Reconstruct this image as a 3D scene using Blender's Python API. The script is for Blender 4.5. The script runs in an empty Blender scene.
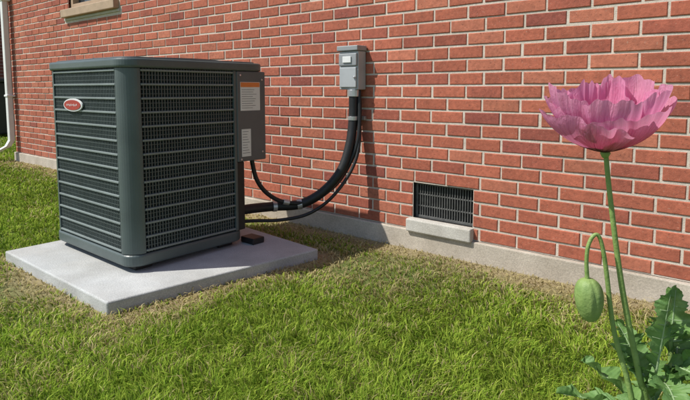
import bpy, math, random
import numpy as np
from mathutils import Vector, Matrix
random.seed(7); rng=np.random.default_rng(7)
S=bpy.context.scene
S.view_settings.view_transform='Standard'; S.view_settings.look='None'; S.view_settings.exposure=0
WY=2.85   # wall plane
# ---------------- helpers ----------------
class MB:
    def __init__(s): s.v=[]; s.f=[]; s.c=[]
    def add(s,vs,fs,col=None):
        o=len(s.v); s.v+= [tuple(p) for p in vs]; s.f+=[tuple(i+o for i in f) for f in fs]
        if col is not None: s.c+=[col]*len(vs)
    def box(s,x0,x1,y0,y1,z0,z1,col=None,rot=None):
        vs=[(x0,y0,z0),(x1,y0,z0),(x1,y1,z0),(x0,y1,z0),(x0,y0,z1),(x1,y0,z1),(x1,y1,z1),(x0,y1,z1)]
        if rot: vs=[rot@Vector(p) for p in vs]
        s.add(vs,[(0,3,2,1),(4,5,6,7),(0,1,5,4),(1,2,6,5),(2,3,7,6),(3,0,4,7)],col)
    def prism(s,poly,z0,z1,col=None):
        n=len(poly); vs=[(p[0],p[1],z0) for p in poly]+[(p[0],p[1],z1) for p in poly]
        fs=[tuple(reversed(range(n))),tuple(range(n,2*n))]+[(i,(i+1)%n,n+(i+1)%n,n+i) for i in range(n)]
        s.add(vs,fs,col)
    def tube(s,pts,rad,seg=12,sub=6,cap=True,col=None):
        P=[Vector(p) for p in pts]
        if not hasattr(rad,'__len__'): rad=[rad]*len(P)
        Q=[];R=[]
        if sub>1 and len(P)>2:
            for i in range(len(P)-1):
                p0=P[max(i-1,0)];p1=P[i];p2=P[i+1];p3=P[min(i+2,len(P)-1)]
                for k in range(sub):
                    t=k/sub
                    Q.append(0.5*((2*p1)+(p2-p0)*t+(2*p0-5*p1+4*p2-p3)*t*t+(-p0+3*p1-3*p2+p3)*t**3)); R.append(rad[i]*(1-t)+rad[i+1]*t)
            Q.append(P[-1]);R.append(rad[-1])
        else: Q=P;R=list(rad)
        n=len(Q); T=[(Q[min(i+1,n-1)]-Q[max(i-1,0)]).normalized() for i in range(n)]
        a=Vector((0,0,1)) if abs(T[0].z)<.9 else Vector((1,0,0))
        N=(a-T[0]*a.dot(T[0])).normalized(); vs=[];fs=[]
        for i in range(n):
            N=(N-T[i]*N.dot(T[i])).normalized(); B=T[i].cross(N)
            for k in range(seg):
                an=2*math.pi*k/seg; vs.append(Q[i]+(N*math.cos(an)+B*math.sin(an))*R[i])
        for i in range(n-1):
            for k in range(seg):
                k2=(k+1)%seg; fs.append((i*seg+k,i*seg+k2,(i+1)*seg+k2,(i+1)*seg+k))
        if cap: fs.append(tuple(reversed(range(seg)))); fs.append(tuple(range((n-1)*seg,n*seg)))
        s.add(vs,fs,col)
    def obj(s,name,mat,parent=None,smooth=False,bevel=0,seg=2):
        me=bpy.data.meshes.new(name); me.from_pydata(s.v,[],s.f); me.update()
        if s.c:
            a=me.color_attributes.new('Col','FLOAT_COLOR','POINT')
            a.data.foreach_set('color',np.array([(c[0],c[1],c[2],1) for c in s.c],dtype=np.float32).ravel())
        o=bpy.data.objects.new(name,me); S.collection.objects.link(o)
        if mat: me.materials.append(mat)
        if parent: o.parent=parent
        if smooth:
            me.polygons.foreach_set('use_smooth',[True]*len(me.polygons))
        if bevel:
            m=o.modifiers.new('b','BEVEL'); m.width=bevel; m.segments=seg; m.limit_method='ANGLE'; m.angle_limit=math.radians(40)
        return o
def empty(name,loc=(0,0,0)):
    e=bpy.data.objects.new(name,None); e.empty_display_size=.1; e.location=loc; S.collection.objects.link(e); return e
def rrect(x0,x1,y0,y1,r,n=6):
    out=[]
    for cx,cy,a0 in ((x1-r,y0+r,-90),(x1-r,y1-r,0),(x0+r,y1-r,90),(x0+r,y0+r,180)):
        for k in range(n+1):
            a=math.radians(a0+90*k/n); out.append((cx+r*math.cos(a),cy+r*math.sin(a)))
    return out
def newmat(name):
    m=bpy.data.materials.new(name); m.use_nodes=True; nt=m.node_tree
    return m,nt,nt.nodes['Principled BSDF']
def objcoord(nt,scale=(1,1,1)):
    tc=nt.nodes.new('ShaderNodeTexCoord'); mp=nt.nodes.new('ShaderNodeMapping'); mp.inputs['Scale'].default_value=scale
    nt.links.new(tc.outputs['Object'],mp.inputs[0]); return mp.outputs[0]
def noise(nt,vec,sc,det=5,rough=.6):
    n=nt.nodes.new('ShaderNodeTexNoise'); n.inputs['Scale'].default_value=sc; n.inputs['Detail'].default_value=det; n.inputs['Roughness'].default_value=rough
    nt.links.new(vec,n.inputs['Vector']); return n.outputs[0]
def ramp(nt,fac,stops):
    r=nt.nodes.new('ShaderNodeValToRGB'); e=r.color_ramp.elements
    while len(e)<len(stops): e.new(.5)
    for i,(p,c) in enumerate(stops): e[i].position=p; e[i].color=(*c,1)
    nt.links.new(fac,r.inputs[0]); return r.outputs[0]
def mix(nt,f,a,b,mode='MIX'):
    m=nt.nodes.new('ShaderNodeMix'); m.data_type='RGBA'; m.blend_type=mode
    for s,i in ((f,0),(a,6),(b,7)):
        if hasattr(s,'links'): nt.links.new(s,m.inputs[i])
        elif i==0: m.inputs[0].default_value=s
        else: m.inputs[i].default_value=(*s,1)
    return m.outputs[2]
def bump(nt,bs,h,st,dist=.01):
    b=nt.nodes.new('ShaderNodeBump'); b.inputs['Strength'].default_value=st; b.inputs['Distance'].default_value=dist
    nt.links.new(h,b.inputs['Height']); nt.links.new(b.outputs[0],bs.inputs['Normal']); return b
def simple(name,col,rough=.5,metal=0,var=.15,sc=20,bm=.1,spec=.5):
    m,nt,bs=newmat(name); v=objcoord(nt); n=noise(nt,v,sc)
    c=ramp(nt,n,[(.3,tuple(x*(1-var) for x in col)),(.7,tuple(min(1,x*(1+var)) for x in col))])
    nt.links.new(c,bs.inputs['Base Color']); bs.inputs['Roughness'].default_value=rough; bs.inputs['Metallic'].default_value=metal
    bs.inputs['Specular IOR Level'].default_value=spec
    if bm: bump(nt,bs,noise(nt,v,sc*6),bm,.002)
    return m
# ---------------- materials ----------------
m_brick,nt,bs=newmat('brick')
at=nt.nodes.new('ShaderNodeAttribute'); at.attribute_name='Col'; v=objcoord(nt)
n1=noise(nt,v,45,6,.7); n2=noise(nt,v,7,4)
c=mix(nt,1.0,at.outputs['Color'],ramp(nt,n1,[(.3,(.78,.77,.77)),(.7,(1.22,1.2,1.19))]),'MULTIPLY')
c=mix(nt,1.0,c,ramp(nt,n2,[(.3,(.88,.88,.89)),(.7,(1.11,1.1,1.08))]),'MULTIPLY')
sp=ramp(nt,noise(nt,v,120,2),[(.64,(0,0,0)),(.76,(1,1,1))])
c=mix(nt,sp,c,(.46,.27,.20))
dk=ramp(nt,noise(nt,v,90,3),[(.26,(1,1,1)),(.36,(0,0,0))]); c=mix(nt,dk,c,(.18,.065,.05))
nt.links.new(c,bs.inputs['Base Color']); bs.inputs['Roughness'].default_value=.85; bs.inputs['Specular IOR Level'].default_value=.25
bump(nt,bs,n1,.55,.006)
m_mortar,nt,bs=newmat('mortar'); v=objcoord(nt)
nt.links.new(mix(nt,1.,ramp(nt,noise(nt,v,60),[(.3,(.50,.43,.36)),(.7,(.66,.58,.50))]),ramp(nt,noise(nt,v,2.5),[(.3,(.86,.86,.86)),(.7,(1.1,1.1,1.1))]),'MULTIPLY'),bs.inputs['Base Color']); bs.inputs['Roughness'].default_value=.95
bump(nt,bs,noise(nt,v,200),.6,.004)
def concrete(name,a,b,stain=.8):
    m,nt,bs=newmat(name); v=objcoord(nt)
    c=ramp(nt,noise(nt,v,6,8,.65),[(.3,a),(.7,b)])
    c=mix(nt,1.,c,ramp(nt,noise(nt,v,160,3),[(.35,(.82,.82,.82)),(.65,(1.1,1.1,1.1))]),'MULTIPLY')
    c=mix(nt,1.,c,ramp(nt,noise(nt,v,1.7,6),[(.35,(stain,stain*.97,stain*.93)),(.6,(1,1,1))]),'MULTIPLY')
    nt.links.new(c,bs.inputs['Base Color']); bs.inputs['Roughness'].default_value=.9
    bump(nt,bs,noise(nt,v,110,6),.4,.004); return m
m_found=concrete('foundation_concrete',(.46,.41,.34),(.60,.54,.46),.75)
m_pad=concrete('pad_concrete',(.44,.455,.455),(.56,.575,.57),.80)
m_sill=concrete('sill_concrete',(.50,.48,.44),(.64,.62,.57))
m_ac=simple('ac_painted_steel',(.085,.110,.110),.40,.0,.14,5,.06)
m_acrib=simple('ac_rib_paint',(.19,.225,.22),.45,0,.12,10,.05)
m_acfin=simple('ac_fin_paint',(.075,.095,.095),.5,0,.1,10,.05)
m_acdark=simple('ac_coil_dark',(.014,.017,.018),.7,.0,.3,30,.2)
m_panel=simple('ac_panel_paint',(.105,.118,.122),.45,0,.1,6,.06)
m_black=simple('black_insulation',(.012,.013,.014),.5,0,.3,30,.4)
m_steel=simple('galvanised_steel',(.55,.56,.57),.4,.7,.12,20,.1)
m_grey=simple('grey_box_paint',(.42,.44,.45),.45,.1,.08,10,.08)
m_grey2=simple('grey_box_lid',(.29,.305,.315),.45,.1,.08,10,.08)
m_white=simple('white_label',(.72,.73,.72),.6,0,.04,20,0)
m_orange=simple('orange_label',(.75,.22,.05),.6,0,.05,20,0)
m_red=simple('red_badge',(.38,.03,.03),.3,0,.05,20,0)
m_text=simple('label_print',(.12,.13,.14),.7,0,.1,20,0)
m_wpaint=simple('white_aluminium',(.74,.74,.72),.45,0,.06,8,.05)
m_tan=simple('window_frame_paint',(.42,.30,.20),.6,0,.12,12,.1)
m_grate=simple('cast_iron_grate',(.13,.13,.125),.6,.3,.3,30,.3)
m_void=simple('vent_interior',(.01,.01,.01),.95,0,.2,10,0)
m_bin=simple('bin_plastic',(.03,.035,.04),.5,0,.1,10,.05)
m_roof=simple('roof_shingle',(.09,.085,.08),.95,0,.3,25,.4)
m_glass,nt,bs=newmat('window_glass'); v=objcoord(nt); nt.links.new(ramp(nt,noise(nt,v,2),[(.3,(.02,.03,.04)),(.7,(.05,.06,.07))]),bs.inputs['Base Color']); bs.inputs['Roughness'].default_value=.05
m_brick2,nt,bs=newmat('brick_procedural'); tc=nt.nodes.new('ShaderNodeTexCoord'); sx=nt.nodes.new('ShaderNodeSeparateXYZ'); cb=nt.nodes.new('ShaderNodeCombineXYZ'); ad=nt.nodes.new('ShaderNodeMath')
nt.links.new(tc.outputs['Object'],sx.inputs[0]); nt.links.new(sx.outputs[0],ad.inputs[0]); nt.links.new(sx.outputs[1],ad.inputs[1]); nt.links.new(ad.outputs[0],cb.inputs[0]); nt.links.new(sx.outputs[2],cb.inputs[1])
bt=nt.nodes.new('ShaderNodeTexBrick'); nt.links.new(cb.outputs[0],bt.inputs[0]); bt.inputs['Scale'].default_value=1; bt.inputs['Brick Width'].default_value=.22; bt.inputs['Row Height'].default_value=.075; bt.inputs['Mortar Size'].default_value=.006
bt.inputs['Color1'].default_value=(.23,.065,.045,1); bt.inputs['Color2'].default_value=(.15,.045,.035,1); bt.inputs['Mortar'].default_value=(.4,.34,.28,1)
nt.links.new(bt.outputs[0],bs.inputs['Base Color']); bs.inputs['Roughness'].default_value=.9
# ---------------- house ----------------
house=empty('brick_house')
X0,X1,ZB,ZT=-8.5,5.5,.125,3.1
CH,BL,MJ=.075,.222,.012
win=(-6.62,-5.5,1.925,2.75); sillbox=(-6.72,-5.42,1.80,1.925); vent=(-1.85,-1.44,.20,.423)
openings=[win,sillbox,vent]
mb=MB(); row=0; z=ZB
while z<ZT-.01:
    zc0=z+MJ/2; zc1=min(z+CH-MJ/2,ZT)
    x=X0-(BL/2 if row%2 else 0)+rng.normal(0,.006)
    while x<X1:
        a=max(x+MJ/2,X0); b=min(x+BL-MJ/2+rng.normal(0,.0018),X1)
        segs=[(a,b)]
        for (ox0,ox1,oz0,oz1) in openings:
            if zc1>oz0+.02 and zc0<oz1-.02:
                ns=[]
                for (p,q) in segs:
                    if q<=ox0 or p>=ox1: ns.append((p,q))
                    else:
                        if p<ox0-.02: ns.append((p,ox0-.004))
                        if q>ox1+.02: ns.append((ox1+.004,q))
                segs=ns
        for (p,q) in segs:
            if q-p<.02: continue
            t=rng.random(); k=rng.normal(1,.07)
            base=np.array((.385,.120,.074))
            if t<.05: base=np.array((.29,.086,.063))
            elif t<.25: base=np.array((.43,.152,.095))
            elif t<.42: base=np.array((.345,.104,.069))
            col=np.clip(base*k,0,1)
            dy=rng.normal(0,.0010); y=WY+dy; e=.0035
            j=rng.normal(0,.0010,4)
            vs=[(p,y+.02,zc0),(q,y+.02,zc0),(q,y+.02,zc1),(p,y+.02,zc1),
                (p,y+e,zc0+j[0]),(q,y+e,zc0+j[1]),(q,y+e,zc1+j[2]),(p,y+e,zc1+j[3]),
                (p+e,y,zc0+e+j[0]),(q-e,y,zc0+e+j[1]),(q-e,y,zc1-e+j[2]),(p+e,y,zc1-e+j[3])]
            fs=[(8,9,10,11)]
            for i in range(4):
                k2=(i+1)%4; fs+= [(4+i,4+k2,8+k2,8+i),(i,k2,4+k2,4+i)]
            mb.add(vs,fs,col)
        x+=BL
    z+=CH; row+=1
mb.obj('wall_bricks',m_brick,house)
xs=sorted({X0,X1,win[0],win[1],vent[0],vent[1]}); zs=sorted({ZB,ZT,win[2],win[3],vent[2],vent[3]})
mb=MB()
for i in range(len(xs)-1):
    for j in range(len(zs)-1):
        cx=(xs[i]+xs[i+1])/2; cz=(zs[j]+zs[j+1])/2
        if any(o[0]<cx<o[1] and o[2]<cz<o[3] for o in (win,vent)): continue
        mb.add([(xs[i],WY+.005,zs[j]),(xs[i+1],WY+.005,zs[j]),(xs[i+1],WY+.005,zs[j+1]),(xs[i],WY+.005,zs[j+1])],[(0,1,2,3)])
mb.obj('mortar_bed',m_mortar,house)
mb=MB(); mb.box(X0,X0+.2,WY+.021,9.5,.12,ZT); mb.box(X1-.2,X1,WY+.021,9.5,.12,ZT); mb.box(X0+.2,X1-.2,9.3,9.5,.12,ZT)
mb.obj('side_and_back_walls',m_brick2,house)
mb=MB(); mb.box(X0-.02,X1+.02,WY-.022,9.52,-.3,ZB-.003); mb.obj('foundation',m_found,house,bevel=.006)
mb=MB()
ya,yb,ym=WY-.3,9.8,6.2
mb.add([(X0-.3,ya,ZT),(X1+.3,ya,ZT),(X1+.3,ym,5.2),(X0-.3,ym,5.2),(X0-.3,yb,ZT),(X1+.3,yb,ZT),
        (X0-.3,ya,ZT+.12),(X1+.3,ya,ZT+.12),(X1+.3,ym,5.32),(X0-.3,ym,5.32),(X0-.3,yb,ZT+.12),(X1+.3,yb,ZT+.12)],
       [(0,3,2,1),(3,4,5,2),(6,7,8,9),(9,8,11,10),(0,1,7,6),(4,10,11,5),(0,6,9,3),(3,9,10,4),(1,2,8,7),(2,5,11,8)])
mb.obj('roof',m_roof,house)
mb=MB(); mb.add([(X0+.01,WY+.03,ZT-.001),(X0+.01,9.49,ZT-.001),(X0+.01,ym,5.15)],[(0,1,2)]); mb.add([(X1-.01,WY+.03,ZT-.001),(X1-.01,9.49,ZT-.001),(X1-.01,ym,5.15)],[(0,1,2)]); mb.obj('gable_ends',m_wpaint,house)
mb=MB(); mb.box(X0-.3,X1+.3,WY-.42,WY-.303,ZT,ZT+.11); mb.obj('gutter',m_wpaint,house,bevel=.01)
w0,w1,z0,z1=win; fr=.06; mb=MB()
mb.box(w0,w0+fr,WY+.03,WY+.13,z0,z1); mb.box(w1-fr,w1,WY+.03,WY+.13,z0,z1); mb.box(w0+fr,w1-fr,WY+.03,WY+.13,z1-fr,z1); mb.box(w0+fr,w1-fr,WY+.03,WY+.13,z0,z0+fr)
mb.box((w0+w1)/2-.025,(w0+w1)/2+.025,WY+.045,WY+.13,z0+fr,z1-fr); mb.obj('window_frame',m_tan,house,bevel=.004)
mb=MB(); mb.box(w0+.01,w1-.01,WY+.1,WY+.11,z0+.01,z1-.01); mb.obj('window_glass',m_glass,house)
mb=MB(); s=sillbox; mb.box(s[0]+.02,s[1]-.02,WY-.06,WY+.029,s[2]+.03,s[3]-.003); mb.obj('window_sill',m_tan,house,bevel=.008)
mb=MB(); mb.box(s[0]+.004,s[1]-.004,WY-.012,WY+.025,s[2],s[2]+.028); mb.obj('sill_course',m_sill,house,bevel=.004)
v0,v1,z0,z1=vent; mb=MB()
mb.box(v0,v1,WY+.12,WY+.14,z0,z1); mb.box(v0-.01,v0,WY+.007,WY+.12,z0,z1); mb.box(v1,v1+.01,WY+.007,WY+.12,z0,z1); mb.box(v0,v1,WY+.007,WY+.12,z1,z1+.01); mb.box(v0,v1,WY+.007,WY+.12,z0-.01,z0)
mb.obj('vent_recess',m_void,house)
mb=MB(); f=.014; yv=WY+.035
mb.box(v0,v1,yv,yv+.02,z0,z0+f); mb.box(v0,v1,yv,yv+.02,z1-f,z1); mb.box(v0,v0+f,yv+.001,yv+.02,z0+f,z1-f); mb.box(v1-f,v1,yv+.001,yv+.02,z0+f,z1-f)
for r in (.33,.66): mb.box(v0+f,v1-f,yv+.003,yv+.016,z0+(z1-z0)*r-.004,z0+(z1-z0)*r+.004)
n=22
for i in range(1,n): 
    x=v0+f+(v1-v0-2*f)*i/n; mb.box(x-.003,x+.003,yv+.001,yv+.018,z0+f,z1-f)
mb.obj('vent_grate',m_grate,house,bevel=.001)
mb=MB(); mb.box(v0-.025,v1+.01,WY-.045,WY+.05,.118,.198); mb.obj('vent_sill',m_sill,house,bevel=.008)
mb=MB()
def rect_tube(mb,pts,w,d):
    n=len(pts); vs=[];fs=[]
    for (x,y,z) in pts:
        vs+=[(x-w/2,y-d/2,z),(x+w/2,y-d/2,z),(x+w/2,y+d/2,z),(x-w/2,y+d/2,z)]
    for i in range(n-1):
        for k in range(4): fs.append((4*i+k,4*i+(k+1)%4,4*i+4+(k+1)%4,4*i+4+k))
    fs+=[(3,2,1,0),(4*n-4,4*n-3,4*n-2,4*n-1)]; mb.add(vs,fs)
rect_tube(mb,[(-8.44,2.52,3.1),(-8.44,2.56,3.0),(-8.44,2.78,2.85),(-8.44,2.78,.3),(-8.46,2.74,.22),(-8.56,2.60,.12),(-8.66,2.48,.10)],.085,.07)
for zz in (.9,2.2): mb.box(-8.50,-8.38,2.735,2.845,zz,zz+.03)
mb.obj('downspout',m_wpaint,house,bevel=.008)
# ---------------- neighbour ----------------
h2=empty('brick_house')
mb=MB(); mb.box(-24,-14,3.4,14,.25,4.2); mb.obj('walls',m_brick2,h2)
mb=MB(); mb.box(-24.03,-13.97,3.37,14.03,-.2,.25); mb.obj('foundation',m_found,h2)
mb=MB(); mb.add([(-24.4,3,4.2),(-13.6,3,4.2),(-13.6,14.4,4.2),(-24.4,14.4,4.2),(-19,3,6.6),(-19,14.4,6.6)],[(0,3,2,1),(0,4,5,3),(1,2,5,4),(0,1,4),(2,3,5)]); mb.obj('roof',m_roof,h2)
mb=MB(); mb.box(-14.0,-13.95,6,7.2,1.3,2.6); mb.obj('window_frame',m_wpaint,h2,bevel=.01); mb=MB(); mb.box(-13.955,-13.945,6.08,7.12,1.38,2.52); mb.obj('window_glass',m_glass,h2)
tb=empty('trash_bin',(-13.2,4.15,0)); mb=MB()
mb.add([(-.26,-.3,.06),(.26,-.3,.06),(.26,.3,.06),(-.26,.3,.06),(-.33,-.38,1.15),(.33,-.38,1.15),(.33,.38,1.15),(-.33,.38,1.15)],[(0,3,2,1),(4,5,6,7),(0,1,5,4),(1,2,6,5),(2,3,7,6),(3,0,4,7)])
mb.obj('bin_body',m_bin,tb,bevel=.03); mb=MB(); mb.box(-.36,.38,-.4,.4,1.155,1.23); mb.box(-.42,-.37,-.3,.3,1.12,1.16); mb.obj('lid',m_bin,tb,bevel=.025)
mb=MB()
for yy in (-.36,.31): mb.tube([(-.28,yy,.11),(-.28,yy+.05,.11)],.11,16,1)
mb.obj('wheels',m_black,tb)
# ---------------- pad ----------------
mb=MB(); mb.prism([(-3.52,1.09),(-2.31,1.10),(-2.15,2.30),(-3.52,2.42)],-.06,.062); mb.obj('concrete_pad',m_pad,None,bevel=.009,seg=3)
# ---------------- air conditioner ----------------
ac=empty('air_conditioner')
ax0,ax1,ay0,ay1=-3.46,-2.56,1.35,2.26; zb,zt=.105,1.11
R=.085
mb=MB(); mb.prism(rrect(ax0-.005,ax1+.005,ay0-.005,ay1-.17,R,8),zb-.012,zb+.05); mb.obj('base_pan',m_ac,ac,bevel=.012,seg=3)
mb=MB()
for (x,y) in ((ax0+.1,ay0+.1),(ax1-.1,ay0+.1),(ax0+.1,ay1-.28),(ax1-.1,ay1-.28)): mb.box(x-.05,x+.05,y-.05,y+.05,.062,zb-.01)
mb.obj('feet',m_black,ac,bevel=.005)
mb=MB(); mb.prism(rrect(ax0-.012,ax1+.012,ay0-.012,ay1+.012,R+.01,10),zt,zt+.048); mb.obj('top_rim',m_ac,ac,bevel=.012,seg=3)
mb=MB(); mb.prism(rrect(ax0+.02,ax1-.02,ay0+.02,ay1-.02,R,8),zt+.048,zt+.056); mb.obj('top_panel',m_panel,ac,bevel=.006)
mb=MB(); cx,cy=(ax0+ax1)/2,(ay0+ay1)/2
for i in range(1,12):
    r=.035*i; mb.tube([(cx+r*math.cos(a),cy+r*math.sin(a),zt+.060) for a in np.linspace(0,2*math.pi,40)],.003,5,1,False)
for k in range(8):
    a=k*math.pi/4; mb.tube([(cx,cy,zt+.060),(cx+.39*math.cos(a),cy+.39*math.sin(a),zt+.060)],.0035,5,1)
mb.obj('fan_grille',m_black,ac)
mb=MB(); mb.box(ax0+.03,ax1-.03,ay0+.03,ay1-.18,zb+.05,zt); mb.obj('coil',m_acdark,ac)
def arcpost(cx,cy,a0,flat,R,th=.012):
    def P(r,a): return (cx+r*math.cos(a),cy+r*math.sin(a))
    aa=[math.radians(a0+90*k/10) for k in range(11)]
    t0=(math.sin(aa[0]),-math.cos(aa[0])); t1=(-math.sin(aa[-1]),math.cos(aa[-1]))
    o0=P(R,aa[0]); o1=P(R,aa[-1]); i0=P(R-th,aa[0]); i1=P(R-th,aa[-1])
    out=[(o0[0]+t0[0]*flat,o0[1]+t0[1]*flat)]+[P(R,a) for a in aa]+[(o1[0]+t1[0]*flat,o1[1]+t1[1]*flat)]
    inn=[(i1[0]+t1[0]*flat,i1[1]+t1[1]*flat)]+[P(R-th,a) for a in reversed(aa)]+[(i0[0]+t0[0]*flat,i0[1]+t0[1]*flat)]
    return out+inn
mb=MB()
mb.prism(arcpost(ax1-R,ay0+R,-90,.004,R),zb+.052,zt-.001); mb.prism(arcpost(ax0+R,ay0+R,180,.0,R),zb+.052,zt-.001); mb.prism(arcpost(ax0+R,ay1-.17-R,90,.01,R),zb+.052,zt-.001)
mb.obj('corner_posts',m_ac,ac,bevel=.002)
zr=np.linspace(zb+.065,zt-.012,14)
ribs=MB(); fins=MB()
ya,yb_=ay0+R+.005,2.02
for z in zr: ribs.box(ax1-.016,ax1+.001,ya+.001,yb_,z-.0055,z+.0055)
for i in range(1,34):
    y=ya+(yb_-ya)*i/34; fins.box(ax1-.02,ax1-.006,y-.0028,y+.0028,zb+.055,zt-.002)
for k in range(len(zr)-1):
    for q in (.33,.66):
        z=zr[k]*(1-q)+zr[k+1]*q; fins.box(ax1-.017,ax1-.007,ya,yb_,z-.0016,z+.0016)
xa,xb=ax0+R,ax1-R-.005
for z in zr: ribs.box(xa,xb,ay0-.001,ay0+.016,z-.0055,z+.0055)
for i in range(1,44):
    x=xa+(xb-xa)*i/44; fins.box(x-.0026,x+.0026,ay0+.006,ay0+.02,zb+.055,zt-.002)
for k in range(len(zr)-1):
    for q in (.33,.66):
        z=zr[k]*(1-q)+zr[k+1]*q; fins.box(xa,xb,ay0+.007,ay0+.017,z-.0016,z+.0016)
for z in zr: 
    ribs.box(ax0-.001,ax0+.016,ay0+R,ay1-.17-R-.01,z-.0055,z+.0055)
    ribs.box(xa+.01,ax1-.2,ay1-.186,ay1-.17,z-.0055,z+.0055)
ribs.obj('louvre_ribs',m_acrib,ac,bevel=.002,seg=1); fins.obj('louvre_fins',m_acfin,ac)
mb=MB(); mb.box(ax1-.02,ax1+.002,yb_,yb_+.02,zb+.052,zt-.001); mb.obj('panel_edge',m_ac,ac,bevel=.003)
mb=MB(); mb.box(ax1-.34,ax1+.006,yb_+.021,ay1,.57,zt-.002); mb.obj('control_box',m_panel,ac,bevel=.006)
mb=MB(); mb.box(ax1-.03,ax1-.002,yb_+.021,ay1-.17,zb+.052,.568); mb.box(ax1-.34,ax1-.005,ay1-.178,ay1-.165,zb+.052,.568); mb.obj('service_panel',m_black,ac,bevel=.003)
mb=MB()
for (y,z) in ((ay1-.03,.62),(yb_+.045,.585),(yb_+.045,1.085),(ay1-.03,1.06)): mb.tube([(ax1+.006,y,z),(ax1+.011,y,z)],.006,8,1)
mb.obj('screws',m_steel,ac)
lx=ax1+.0065
mb=MB(); mb.box(lx,lx+.001,yb_+.045,yb_+.195,.875,1.045); mb.box(lx,lx+.001,yb_+.05,yb_+.12,.60,.765); mb.obj('labels',m_white,ac)
mb=MB(); mb.box(lx+.001,lx+.0015,yb_+.047,yb_+.193,1.015,1.043); mb.obj('label_header',m_orange,ac)
mb=MB()
for i in range(9): z=1.0-i*.0135; mb.box(lx+.001,lx+.0014,yb_+.055,yb_+.055+random.uniform(.08,.13),z-.0018,z+.0006)
for i in range(9): z=.75-i*.016; mb.box(lx+.001,lx+.0014,yb_+.056,yb_+.056+random.uniform(.035,.058),z-.0018,z+.0008)
mb.obj('label_text',m_text,ac)
def ell(mb,cx,y,cz,a,b,t,n=36):
    vs=[(cx+a*math.cos(2*math.pi*k/n),y-t,cz+b*math.sin(2*math.pi*k/n)) for k in range(n)]+[(cx+a*math.cos(2*math.pi*k/n),y,cz+b*math.sin(2*math.pi*k/n)) for k in range(n)]
    mb.add(vs,[tuple(range(n))]+[(k,n+k,n+(k+1)%n,(k+1)%n) for k in range(n)])
mb=MB(); ell(mb,-3.12,ay0-.001,.915,.115,.036,.007); mb.obj('badge_rim',m_white,ac)
mb=MB(); ell(mb,-3.12,ay0-.009,.915,.102,.028,.002); mb.obj('badge',m_red,ac)
mb=MB(); 
for i,x in enumerate(np.linspace(-3.185,-3.065,8)): mb.box(x,x+.006,ay0-.0122,ay0-.0112,.910+.002*math.sin(i*2),.920+.002*math.sin(i*3))
mb.obj('badge_marks',m_white,ac)
# ---------------- disconnect box ----------------
db=empty('electrical_disconnect_box')
mb=MB(); mb.box(-2.385,-2.225,2.765,2.846,1.0,1.25); mb.obj('enclosure',m_grey,db,bevel=.005)
mb=MB(); mb.box(-2.393,-2.217,2.745,2.846,1.252,1.285); mb.box(-2.38,-2.23,2.75,2.7645,1.155,1.235); mb.obj('hood',m_grey2,db,bevel=.005)
mb=MB(); mb.box(-2.375,-2.235,2.752,2.7645,1.015,1.145); mb.obj('door',m_grey,db,bevel=.004)
mb=MB(); mb.box(-2.34,-2.27,2.742,2.7495,1.175,1.215); mb.obj('label_plate',m_white,db,bevel=.002)
mb=MB(); mb.tube([(-2.28,2.79,.955),(-2.28,2.79,.999)],.042,16,1); mb.tube([(-2.245,2.751,1.08),(-2.245,2.742,1.08)],.008,8,1); mb.obj('conduit_hub',m_steel,db,bevel=.002)
# ---------------- lines ----------------
ln=empty('refrigerant_and_power_lines')
A=[(-2.28,2.785,.965),(-2.276,2.775,.80),(-2.274,2.74,.64),(-2.30,2.68,.47),(-2.39,2.60,.33),(-2.50,2.50,.251),(-2.607,2.37,.243),(-2.645,2.2,.25),(-2.66,2.08,.25)]
mb=MB(); mb.tube(A,.031,16,8); mb.obj('insulated_line',m_black,ln,smooth=True)
C=[(-2.61,2.19,.57),(-2.60,2.22,.44),(-2.575,2.29,.34),(-2.53,2.40,.275),(-2.45,2.54,.27),(-2.35,2.66,.36),(-2.27,2.72,.50),(-2.23,2.765,.66),(-2.232,2.79,.82),(-2.245,2.80,.998)]
mb=MB(); mb.tube(C,.014,12,8)
D=[(-2.255,2.80,.998),(-2.222,2.78,.70),(-2.23,2.72,.50),(-2.31,2.61,.31),(-2.42,2.50,.20),(-2.52,2.35,.17),(-2.60,2.2,.18),(-2.64,2.07,.19)]
mb.tube(D,.011,10,8); mb.obj('thin_lines',m_black,ln,smooth=True)
mb=MB()
def collar(p,q,r): mb.tube([p,q],r,16,1)
collar((-2.276,2.775,.80),(-2.276,2.775,.825),.035)
collar((-2.492,2.51,.254),(-2.512,2.486,.250),.035); collar((-2.60,2.384,.243),(-2.612,2.36,.243),.035)
collar((-2.537,2.385,.281),(-2.52,2.42,.272),.018)
mb.box(-2.335,-2.222,2.826,2.849,.80,.825); mb.obj('clamps',m_steel,ln,bevel=.001)
mb=MB(); mb.box(-2.62,-2.50,2.10,2.19,.063,.10); mb.obj('line_foot',m_black,ln,bevel=.006)
# ---------------- ground ----------------
m_gr,nt,bs=newmat('soil_and_thatch'); v=objcoord(nt)
g=ramp(nt,noise(nt,v,9,8,.7),[(.3,(.07,.11,.018)),(.5,(.12,.17,.03)),(.72,(.21,.22,.07))])
sx=nt.nodes.new('ShaderNodeSeparateXYZ'); nt.links.new(v,sx.inputs[0])
def M(op,a,b=None):
    m=nt.nodes.new('ShaderNodeMath'); m.operation=op
    for i,s in enumerate((a,b)):
        if s is None: continue
        if hasattr(s,'links'): nt.links.new(s,m.inputs[i])
        else: m.inputs[i].default_value=s
    return m.outputs[0]
dx=M('MAXIMUM',M('SUBTRACT',M('ABSOLUTE',M('ADD',sx.outputs[0],2.84)),.66),0.); dy=M('MAXIMUM',M('SUBTRACT',M('ABSOLUTE',M('SUBTRACT',sx.outputs[1],1.72)),.62),0.)
d=M('SQRT',M('ADD',M('MULTIPLY',dx,dx),M('MULTIPLY',dy,dy)))
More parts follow.
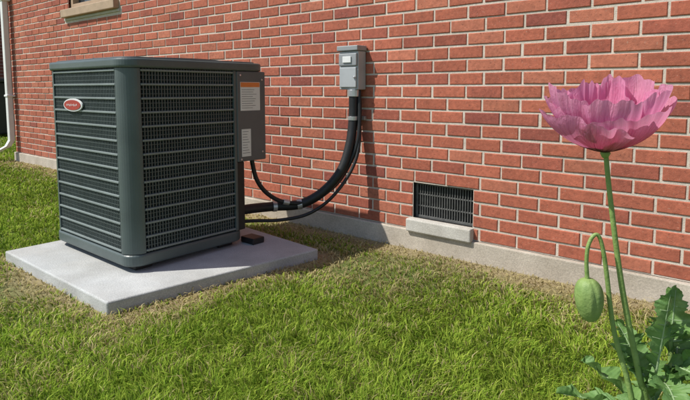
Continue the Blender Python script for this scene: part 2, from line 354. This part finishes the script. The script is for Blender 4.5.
pf=M('SUBTRACT',1.,M('MULTIPLY',d,4.5)); wf=M('SUBTRACT',1.,M('MULTIPLY',M('ABSOLUTE',M('SUBTRACT',2.83,sx.outputs[1])),2.8))
ff=M('MAXIMUM',M('MAXIMUM',pf,wf),0.)
nn=noise(nt,v,5,5); fac=nt.nodes.new('ShaderNodeMath'); fac.use_clamp=True; fac.operation='MULTIPLY'; nt.links.new(ff,fac.inputs[0]); nt.links.new(M('MULTIPLY',nn,2.6),fac.inputs[1])
straw=ramp(nt,noise(nt,v,70,6,.75),[(.3,(.19,.14,.07)),(.55,(.37,.30,.16)),(.75,(.50,.42,.25))])
nt.links.new(mix(nt,fac.outputs[0],g,straw),bs.inputs['Base Color']); bs.inputs['Roughness'].default_value=1
bump(nt,bs,noise(nt,v,90,6,.75),.8,.015)
mb=MB(); L=160; mb.add([(-L,-L,0),(L,-L,0),(L,L,0),(-L,L,0)],[(0,1,2,3)]); mb.obj('ground',m_gr)
# ---------------- grass ----------------
def vnoise(x,y,sc,seed):
    r=np.random.default_rng(seed).random((256,256)); X=x*sc+100; Y=y*sc+100
    xi=np.floor(X).astype(int);yi=np.floor(Y).astype(int);fx=X-xi;fy=Y-yi; fx=fx*fx*(3-2*fx);fy=fy*fy*(3-2*fy)
    g=lambda a,b:r[a%256,b%256]
    return (g(xi,yi)*(1-fx)+g(xi+1,yi)*fx)*(1-fy)+(g(xi,yi+1)*(1-fx)+g(xi+1,yi+1)*fx)*fy
NB=440000
r=np.exp(rng.uniform(math.log(1.35),math.log(16),NB)); th=rng.uniform(math.radians(-52),math.radians(46),NB)+math.radians(40.2)
gx=-np.sin(th)*r; gy=np.cos(th)*r
ok=(gy<2.825)|(gx<-8.55)
pd=np.sqrt(np.maximum(np.abs(gx+2.84)-.66,0)**2+np.maximum(np.abs(gy-1.72)-.62,0)**2)
edge=-2.31+(gy-1.1)*.133
inpad=(gx>-3.52)&(gx<edge)&(gy>1.09)&(gy<2.36); ok&=~inpad
ok&=~((gx<-13.9)&(gy>3.3))
wd=np.where(gx>-8.5,np.maximum(2.83-gy,0),9)
nz=vnoise(gx,gy,3,1)*.5+vnoise(gx,gy,9,2)*.3+vnoise(gx,gy,25,3)*.2
dry=1.15*np.exp(-(wd/.27)**1.5)+.75*np.exp(-(pd/.12)**1.5)+.75*np.exp(-((gx+1.75)**2/.18+(gy-2.25)**2/.10))+.6*np.exp(-((gx+3.0)**2/.28+(gy-.90)**2/.025))
dry=np.clip(dry*(.35+1.3*nz)+np.clip(nz-.56,0,1)*1.1,0,1)
ok&=rng.random(NB)>.70*dry*(r<6)
gx,gy,r,dry,nz,wd,pd=[a[ok] for a in (gx,gy,r,dry,nz,wd,pd)]; n=len(gx)
h=rng.uniform(.020,.044,n)*(.7+.7*nz)*(1-.45*dry)*(1+.25*(rng.random(n)<.05)*3)
w=rng.uniform(.0013,.0025,n)*np.clip(r/2.0,.9,5)
az=rng.uniform(0,2*np.pi,n)
cl=vnoise(gx,gy,7,21)*2*np.pi*2; la=cl+rng.normal(0,1.1,n); lean=h*(rng.uniform(.1,1.1,n)+.6*dry)
ux,uy=np.cos(az)*w,np.sin(az)*w; lx_,ly_=np.cos(la)*lean,np.sin(la)*lean
V=np.zeros((n,5,3),dtype=np.float32)
V[:,0]=np.stack([gx-ux,gy-uy,np.full(n,-.002)],1); V[:,1]=np.stack([gx+ux,gy+uy,np.full(n,-.002)],1)
mx,my=gx+lx_*.3,gy+ly_*.3
V[:,2]=np.stack([mx+ux*.85,my+uy*.85,h*.6],1); V[:,3]=np.stack([mx-ux*.85,my-uy*.85,h*.6],1)
V[:,4]=np.stack([gx+lx_,gy+ly_,h*(1-.25*(lean/h))],1)
me=bpy.data.meshes.new('grass_lawn')
me.vertices.add(n*5); me.vertices.foreach_set('co',V.ravel())
base=np.arange(n)*5
lv=np.stack([base,base+1,base+2,base+3,base+3,base+2,base+4],1).ravel().astype(np.int32)
me.loops.add(n*7); me.loops.foreach_set('vertex_index',lv)
ls=np.stack([np.arange(n)*7,np.arange(n)*7+4],1).ravel().astype(np.int32)
me.polygons.add(n*2); me.polygons.foreach_set('loop_start',ls)
me.update(calc_edges=True); me.validate()
rr=rng.random(n)[:,None]
G1=np.array([.18,.31,.030]);G2=np.array([.44,.54,.085]);G3=np.array([.085,.17,.018]);D1=np.array([.60,.52,.27]);D2=np.array([.40,.33,.15])
col=G1*(1-rr)+G2*rr; k=(rng.random(n)<.22)[:,None]; col=np.where(k,G3*.6+col*.4,col)
isd=(rng.random(n)<np.clip(dry*1.0+.04,0,1))[:,None]; col=np.where(isd,D1*rr+D2*(1-rr),col)
col=col*(.80+.40*vnoise(gx,gy,1.3,9))[:,None]
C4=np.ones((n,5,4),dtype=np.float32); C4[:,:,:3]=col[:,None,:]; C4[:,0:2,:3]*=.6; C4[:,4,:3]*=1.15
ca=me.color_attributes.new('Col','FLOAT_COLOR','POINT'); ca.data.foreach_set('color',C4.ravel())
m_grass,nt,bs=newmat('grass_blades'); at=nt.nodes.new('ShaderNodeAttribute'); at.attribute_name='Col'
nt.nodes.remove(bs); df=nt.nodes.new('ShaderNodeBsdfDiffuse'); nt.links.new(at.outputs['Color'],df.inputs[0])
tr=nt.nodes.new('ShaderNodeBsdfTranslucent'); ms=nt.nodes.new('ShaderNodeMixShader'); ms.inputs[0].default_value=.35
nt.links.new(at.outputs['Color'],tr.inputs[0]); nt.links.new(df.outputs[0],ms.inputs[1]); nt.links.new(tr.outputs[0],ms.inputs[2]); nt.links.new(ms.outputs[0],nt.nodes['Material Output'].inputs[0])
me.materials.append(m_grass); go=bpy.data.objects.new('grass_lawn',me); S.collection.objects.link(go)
# ---------------- poppy ----------------
def leafmat(name,c1,c2,tl,rough=.55):
    m,nt,bs=newmat(name); v=objcoord(nt); c=ramp(nt,noise(nt,v,55,6),[(.3,c1),(.7,c2)])
    nt.links.new(c,bs.inputs['Base Color']); bs.inputs['Roughness'].default_value=rough
    bump(nt,bs,noise(nt,v,140,4),.5,.003)
    tr=nt.nodes.new('ShaderNodeBsdfTranslucent'); ms=nt.nodes.new('ShaderNodeMixShader'); ms.inputs[0].default_value=tl
    nt.links.new(c,tr.inputs[0]); nt.links.new(bs.outputs[0],ms.inputs[1]); nt.links.new(tr.outputs[0],ms.inputs[2]); nt.links.new(ms.outputs[0],nt.nodes['Material Output'].inputs[0]); return m
m_leaf=leafmat('poppy_leaf',(.12,.25,.07),(.22,.38,.11),.3)
m_rib=leafmat('poppy_leaf_rib',(.28,.40,.20),(.36,.48,.26),.1)
m_stem=leafmat('poppy_stem',(.17,.27,.07),(.26,.37,.11),.0)
m_bud=leafmat('poppy_bud',(.17,.27,.075),(.27,.37,.115),.0)
m_pet,nt,bs=newmat('poppy_petal')
uv=nt.nodes.new('ShaderNodeUVMap'); mp=nt.nodes.new('ShaderNodeMapping'); mp.inputs['Scale'].default_value=(70,1.6,1); nt.links.new(uv.outputs[0],mp.inputs[0])
st=noise(nt,mp.outputs[0],1,6,.6); sy=nt.nodes.new('ShaderNodeSeparateXYZ'); nt.links.new(uv.outputs[0],sy.inputs[0])
mp2=nt.nodes.new('ShaderNodeMapping'); mp2.inputs['Scale'].default_value=(30,6,1); nt.links.new(uv.outputs[0],mp2.inputs[0]); cr=noise(nt,mp2.outputs[0],1,5,.65)
c=ramp(nt,st,[(.35,(.62,.07,.26)),(.5,(.86,.22,.46)),(.68,(.94,.38,.60))])
c=mix(nt,ramp(nt,sy.outputs[1],[(.3,(0,0,0)),(.98,(.65,.65,.65))]),c,(.95,.52,.70))
wob=nt.nodes.new('ShaderNodeMath'); wob.operation='MULTIPLY_ADD'; nt.links.new(st,wob.inputs[0]); wob.inputs[1].default_value=.25; nt.links.new(sy.outputs[1],wob.inputs[2])
c=mix(nt,ramp(nt,wob.outputs[0],[(.34,(1,1,1)),(.52,(0,0,0))]),c,(.09,.006,.045))
nt.links.new(c,bs.inputs['Base Color']); bs.inputs['Roughness'].default_value=.6; bs.inputs['Specular IOR Level'].default_value=.2
hh=nt.nodes.new('ShaderNodeMath'); hh.operation='ADD'; nt.links.new(st,hh.inputs[0]); nt.links.new(cr,hh.inputs[1])
bump(nt,bs,hh.outputs[0],.9,.004)
tr=nt.nodes.new('ShaderNodeBsdfTranslucent'); ms=nt.nodes.new('ShaderNodeMixShader'); ms.inputs[0].default_value=.5
nt.links.new(c,tr.inputs[0]); nt.links.new(bs.outputs[0],ms.inputs[1]); nt.links.new(tr.outputs[0],ms.inputs[2]); nt.links.new(ms.outputs[0],nt.nodes['Material Output'].inputs[0])
pop=empty('poppy_plant',(-.197,.75,0)); pop.rotation_euler=(0,0,math.radians(40.2))
mb=MB()
stemA=[(.115,.01,-.01),(.115,.01,.2),(.10,.0,.42),(.073,0,.583),(.064,0,.611),(.034,0,.736),(.0125,0,.857),(.003,0,.922)]
mb.tube(stemA,[.0055,.0052,.0047,.0042,.004,.0037,.0032,.0031],12,8)
stemB=[(.09,-.005,-.01),(.088,-.005,.25),(.07,-.005,.45),(.052,-.005,.583),(.023,-.005,.681),(.009,-.005,.763),(.002,-.005,.797),(-.004,-.005,.811),(-.011,-.005,.809),(-.0165,-.005,.795),(-.0175,-.005,.775),(-.0155,-.005,.752)]
mb.tube(stemB,[.005,.005,.0042,.0038,.0033,.003,.0027,.0026,.0026,.0026,.0026,.003],10,8)
mb.tube([(.11,.03,-.01),(.115,.03,.3),(.125,.03,.55),(.12,.03,.66)],[.006,.006,.005,.003],10,8)
mb.obj('stems',m_stem,pop,smooth=True)
mb=MB(); nr,ns=26,36; vs=[];fs=[]
for i in range(nr+1):
    t=i/nr; z=.0295*math.cos(math.pi*t); r=.0178*math.sin(math.pi*t)**.8*(1-.12*(math.cos(math.pi*t)*-1))
    for k in range(ns):
        a=2*math.pi*k/ns; cr=1-.14*math.exp(-((math.sin(a-.7))/.10)**2)+.02*math.sin(9*a)
        vs.append((-.012+r*cr*math.cos(a+.9)-.08*z,-.005+r*cr*math.sin(a+.9),.724+z))
for i in range(nr):
    for k in range(ns): fs.append((i*ns+k,i*ns+(k+1)%ns,(i+1)*ns+(k+1)%ns,(i+1)*ns+k))
mb.add(vs,fs)
mb.obj('bud',m_bud,pop,smooth=True)
def petal(mb,uvs,az0,span,Rm,Hm,phi,seed,rr=.003,nu=120,nv=50,flare=0.,cone=.35):
    q=np.random.default_rng(seed); f=[(q.uniform(3.,4.5),q.uniform(0,6.3),1.),(q.uniform(7,9),q.uniform(0,6.3),.6),(q.uniform(14,19),q.uniform(0,6.3),.34),(q.uniform(26,34),q.uniform(0,6.3),.13)]
    ph=math.radians(phi); vs=[]
    for j in range(nv+1):
        t=j/nv
        for i in range(nu+1):
            s=2*i/nu-1
            edge=(1-.30*abs(s)**3)
            lob=1+(.035*math.sin(f[0][0]*s+f[0][1]+1)+.035*math.sin(f[1][0]*s+f[1][1]))*t+(.022*math.sin(19*s+f[2][1])+.014*math.sin(43*s+f[0][1]))*t**4
            T=t*edge*lob
            a=az0+s*span*(.8+.2*t)+.05*math.sin(5*t+s*6+f[1][1])*t
            r=Rm*math.sin(ph*min(T,1.15))/math.sin(min(ph,math.pi/2)); z=Hm*(cone*T+(1-cone)*(1-math.cos(ph*T))/(1-math.cos(ph)))
            r+=flare*max(0,T-.6)**2
            rf=sum(A*math.sin(k*s*1.3+p+1.2*t) for k,p,A in f)*rr*t**1.7
            r2=r+rf; z2=z+.45*rf*math.cos(3*s+f[0][1])
            vs.append((r2*math.cos(a),r2*math.sin(a),z2)); uvs.append(((s*.5+.5)*.9+seed*.37,t))
    mb.add(vs,[(j*(nu+1)+i,j*(nu+1)+i+1,(j+1)*(nu+1)+i+1,(j+1)*(nu+1)+i) for j in range(nv) for i in range(nu)])
mb=MB(); uvs=[]
D_=math.radians
petal(mb,uvs,D_(-70),D_(85),.070,.056,78,1,rr=.0042)
petal(mb,uvs,D_(-165),D_(80),.073,.052,76,2,rr=.0048)
petal(mb,uvs,D_(15),D_(80),.073,.062,78,3,rr=.0048)
petal(mb,uvs,D_(100),D_(85),.068,.078,82,4,rr=.006)
petal(mb,uvs,D_(-120),D_(75),.061,.072,86,5,rr=.006,cone=.5)
petal(mb,uvs,D_(45),D_(78),.062,.087,88,6,rr=.0065,cone=.5)
petal(mb,uvs,D_(160),D_(78),.062,.082,88,7,rr=.0065,cone=.5)
petal(mb,uvs,D_(-35),D_(70),.061,.078,86,8,rr=.006,cone=.5)
petal(mb,uvs,D_(80),D_(75),.048,.088,95,9,rr=.006,cone=.6)
o=mb.obj('petals',m_pet,pop,smooth=True); o.location=(.002,0,.919); o.rotation_euler=(D_(5),D_(-3),0)
ul=o.data.uv_layers.new(name='UVMap'); 
vi=np.empty(len(o.data.loops),dtype=np.int32); o.data.loops.foreach_get('vertex_index',vi); ul.data.foreach_set('uv',np.array(uvs,dtype=np.float32)[vi].ravel())
mb=MB(); mb.tube([(.003,0,.921),(.003,0,.935),(.003,0,.950),(.003,0,.955)],[.004,.011,.012,.009],14,3); mb.tube([(.003,0,.912),(.003,0,.918),(.003,0,.922)],[.0032,.0065,.004],12,3); mb.obj('seed_pod',m_bud,pop,smooth=True)
def leaf(mb,base,dirv,Ln,W,droop,seed,roll=0):
    q=random.Random(seed); d=Vector(dirv).normalized(); side=d.cross(Vector((0,0,1))).normalized(); up=side.cross(d).normalized()
    side,up=(side*math.cos(roll)+up*math.sin(roll)),(up*math.cos(roll)-side*math.sin(roll))
    nt_,ns_=90,8; vs=[]; p0,p1=q.uniform(0,6),q.uniform(0,6); nl=q.choice((5,6,7))
    def C(t): return Vector(base)+d*Ln*t+Vector((0,0,-1))*droop*Ln*t*t
    def wid(t): return W*(math.sin(math.pi*min(1,t**.75*.97+.03))**.8)
    for i in range(nt_+1):
        t=i/nt_; c=C(t)
        for k in range(-ns_//2,ns_//2+1):
            s=k/(ns_/2)
            saw=((t*nl+(.17 if s>0 else 0))%1); tooth=.5+.5*saw**.7; saw2=((t*nl*3.0+.3)%1); tooth*=.84+.16*saw2
            wd=wid(t)*tooth
            zz=.22*W*abs(s)+.20*W*math.sin(t*17+p0+(2 if s>0 else 0))*abs(s)**1.5
            vs.append(c+side*s*wd+up*zz+d*abs(s)*W*.45*(1-t))
    m=ns_+1
    mb.add(vs,[(i*m+k,i*m+k+1,(i+1)*m+k+1,(i+1)*m+k) for i in range(nt_) for k in range(ns_)])
    mb2.tube([C(t)+up*.0003 for t in np.linspace(0,.92,8)],[.0020,.0018,.0015,.0013,.0011,.0009,.0006,.0004],6,2)
    for i in range(nl):
        t=(i+.35)/nl
        if t>.85: continue
        for sg in (-1,1):
            pts=[]
            for u in (0,.35,.7):
                w_=wid(t)*.75*u; s=u*.75
                zz=.22*W*s+.20*W*math.sin(t*17+p0+(2 if sg>0 else 0))*s**1.5
                pts.append(C(t)+side*sg*w_+up*(zz+.0002)+d*s*W*.45*(1-t))
            mb2.tube(pts,[.0008,.0006,.0003],4,2)
mb=MB(); mb2=MB()
L_=[((.085,.0,.62),(.05,-.1,1.),.13,.026,.05),((.12,.03,.63),(.1,.1,1.),.11,.030,.1),((.11,.02,.60),(.5,-.2,.75),.13,.03,.3),((.12,.03,.60),(.8,.2,.3),.13,.032,.4),
((.075,0,.60),(-.25,.5,1.),.11,.028,.2),((.075,0,.575),(-.9,-.4,.25),.10,.028,.15),((.08,0,.56),(-1,.1,.3),.13,.030,.1),((.09,-.01,.58),(.1,-.8,.5),.13,.036,.5),
((.11,.02,.62),(.3,-.9,.4),.12,.036,.5),((.12,.03,.65),(.9,-.5,.5),.09,.028,.4),((.12,.03,.65),(-.5,-.5,.8),.08,.024,.3),((.10,.02,.56),(.2,1,.7),.14,.036,.3),
((.12,.03,.55),(1,-.6,.5),.14,.036,.4),((.085,0,.53),(-.7,-.8,.5),.13,.034,.4),((.095,0,.55),(.6,-.9,.6),.14,.036,.4),((.13,.03,.62),(.5,.8,.6),.12,.034,.3),
((.08,0,.55),(-.4,.9,.6),.14,.036,.3),((.12,.03,.60),(.1,-1,.7),.12,.034,.3),((.10,.01,.60),(-.3,-.9,.5),.11,.032,.5),((.12,.03,.58),(.9,-.1,.8),.13,.034,.2),((.09,.01,.57),(-.5,.1,.9),.12,.03,.2)]
for i,(b,d,Ln,W,dr) in enumerate(L_): leaf(mb,b,d,Ln,W,dr,i,random.uniform(-.4,.4))
for i in range(18):
    a=i*2.4; zz=.04+.026*i; leaf(mb,(.11+.01*math.cos(a),.005+.01*math.sin(a),zz),(math.cos(a),math.sin(a),.5),.16,.038,.4,50+i,0)
mb.obj('leaves',m_leaf,pop,smooth=True); mb2.obj('leaf_ribs',m_rib,pop,smooth=True)
# ---------------- light & camera ----------------
sd=Vector((.47,.59,-1.)).normalized()
sl=bpy.data.lights.new('sun','SUN'); sl.energy=5.0; sl.angle=math.radians(.5); sl.color=(1,.96,.88)
so=bpy.data.objects.new('sun',sl); so.rotation_euler=sd.to_track_quat('-Z','Y').to_euler(); so.location=(0,0,8); S.collection.objects.link(so)
w=bpy.data.worlds.new('World'); S.world=w; w.use_nodes=True; nt=w.node_tree
sk=nt.nodes.new('ShaderNodeTexSky'); sk.sky_type='NISHITA'; sk.sun_disc=False; sk.sun_elevation=math.asin(-sd.z); sk.sun_rotation=math.atan2(-sd.x,-sd.y)
nt.links.new(sk.outputs[0],nt.nodes['Background'].inputs[0]); nt.nodes['Background'].inputs[1].default_value=.13
cd=bpy.data.cameras.new('camera'); cam=bpy.data.objects.new('camera',cd); S.collection.objects.link(cam)
cd.sensor_width=36; cd.lens=28.43; cd.shift_y=-.084; cd.clip_start=.02; cd.clip_end=600
cam.location=(0,0,1); cam.rotation_euler=(math.radians(90-5.5),0,math.radians(40.2)); S.camera=cam
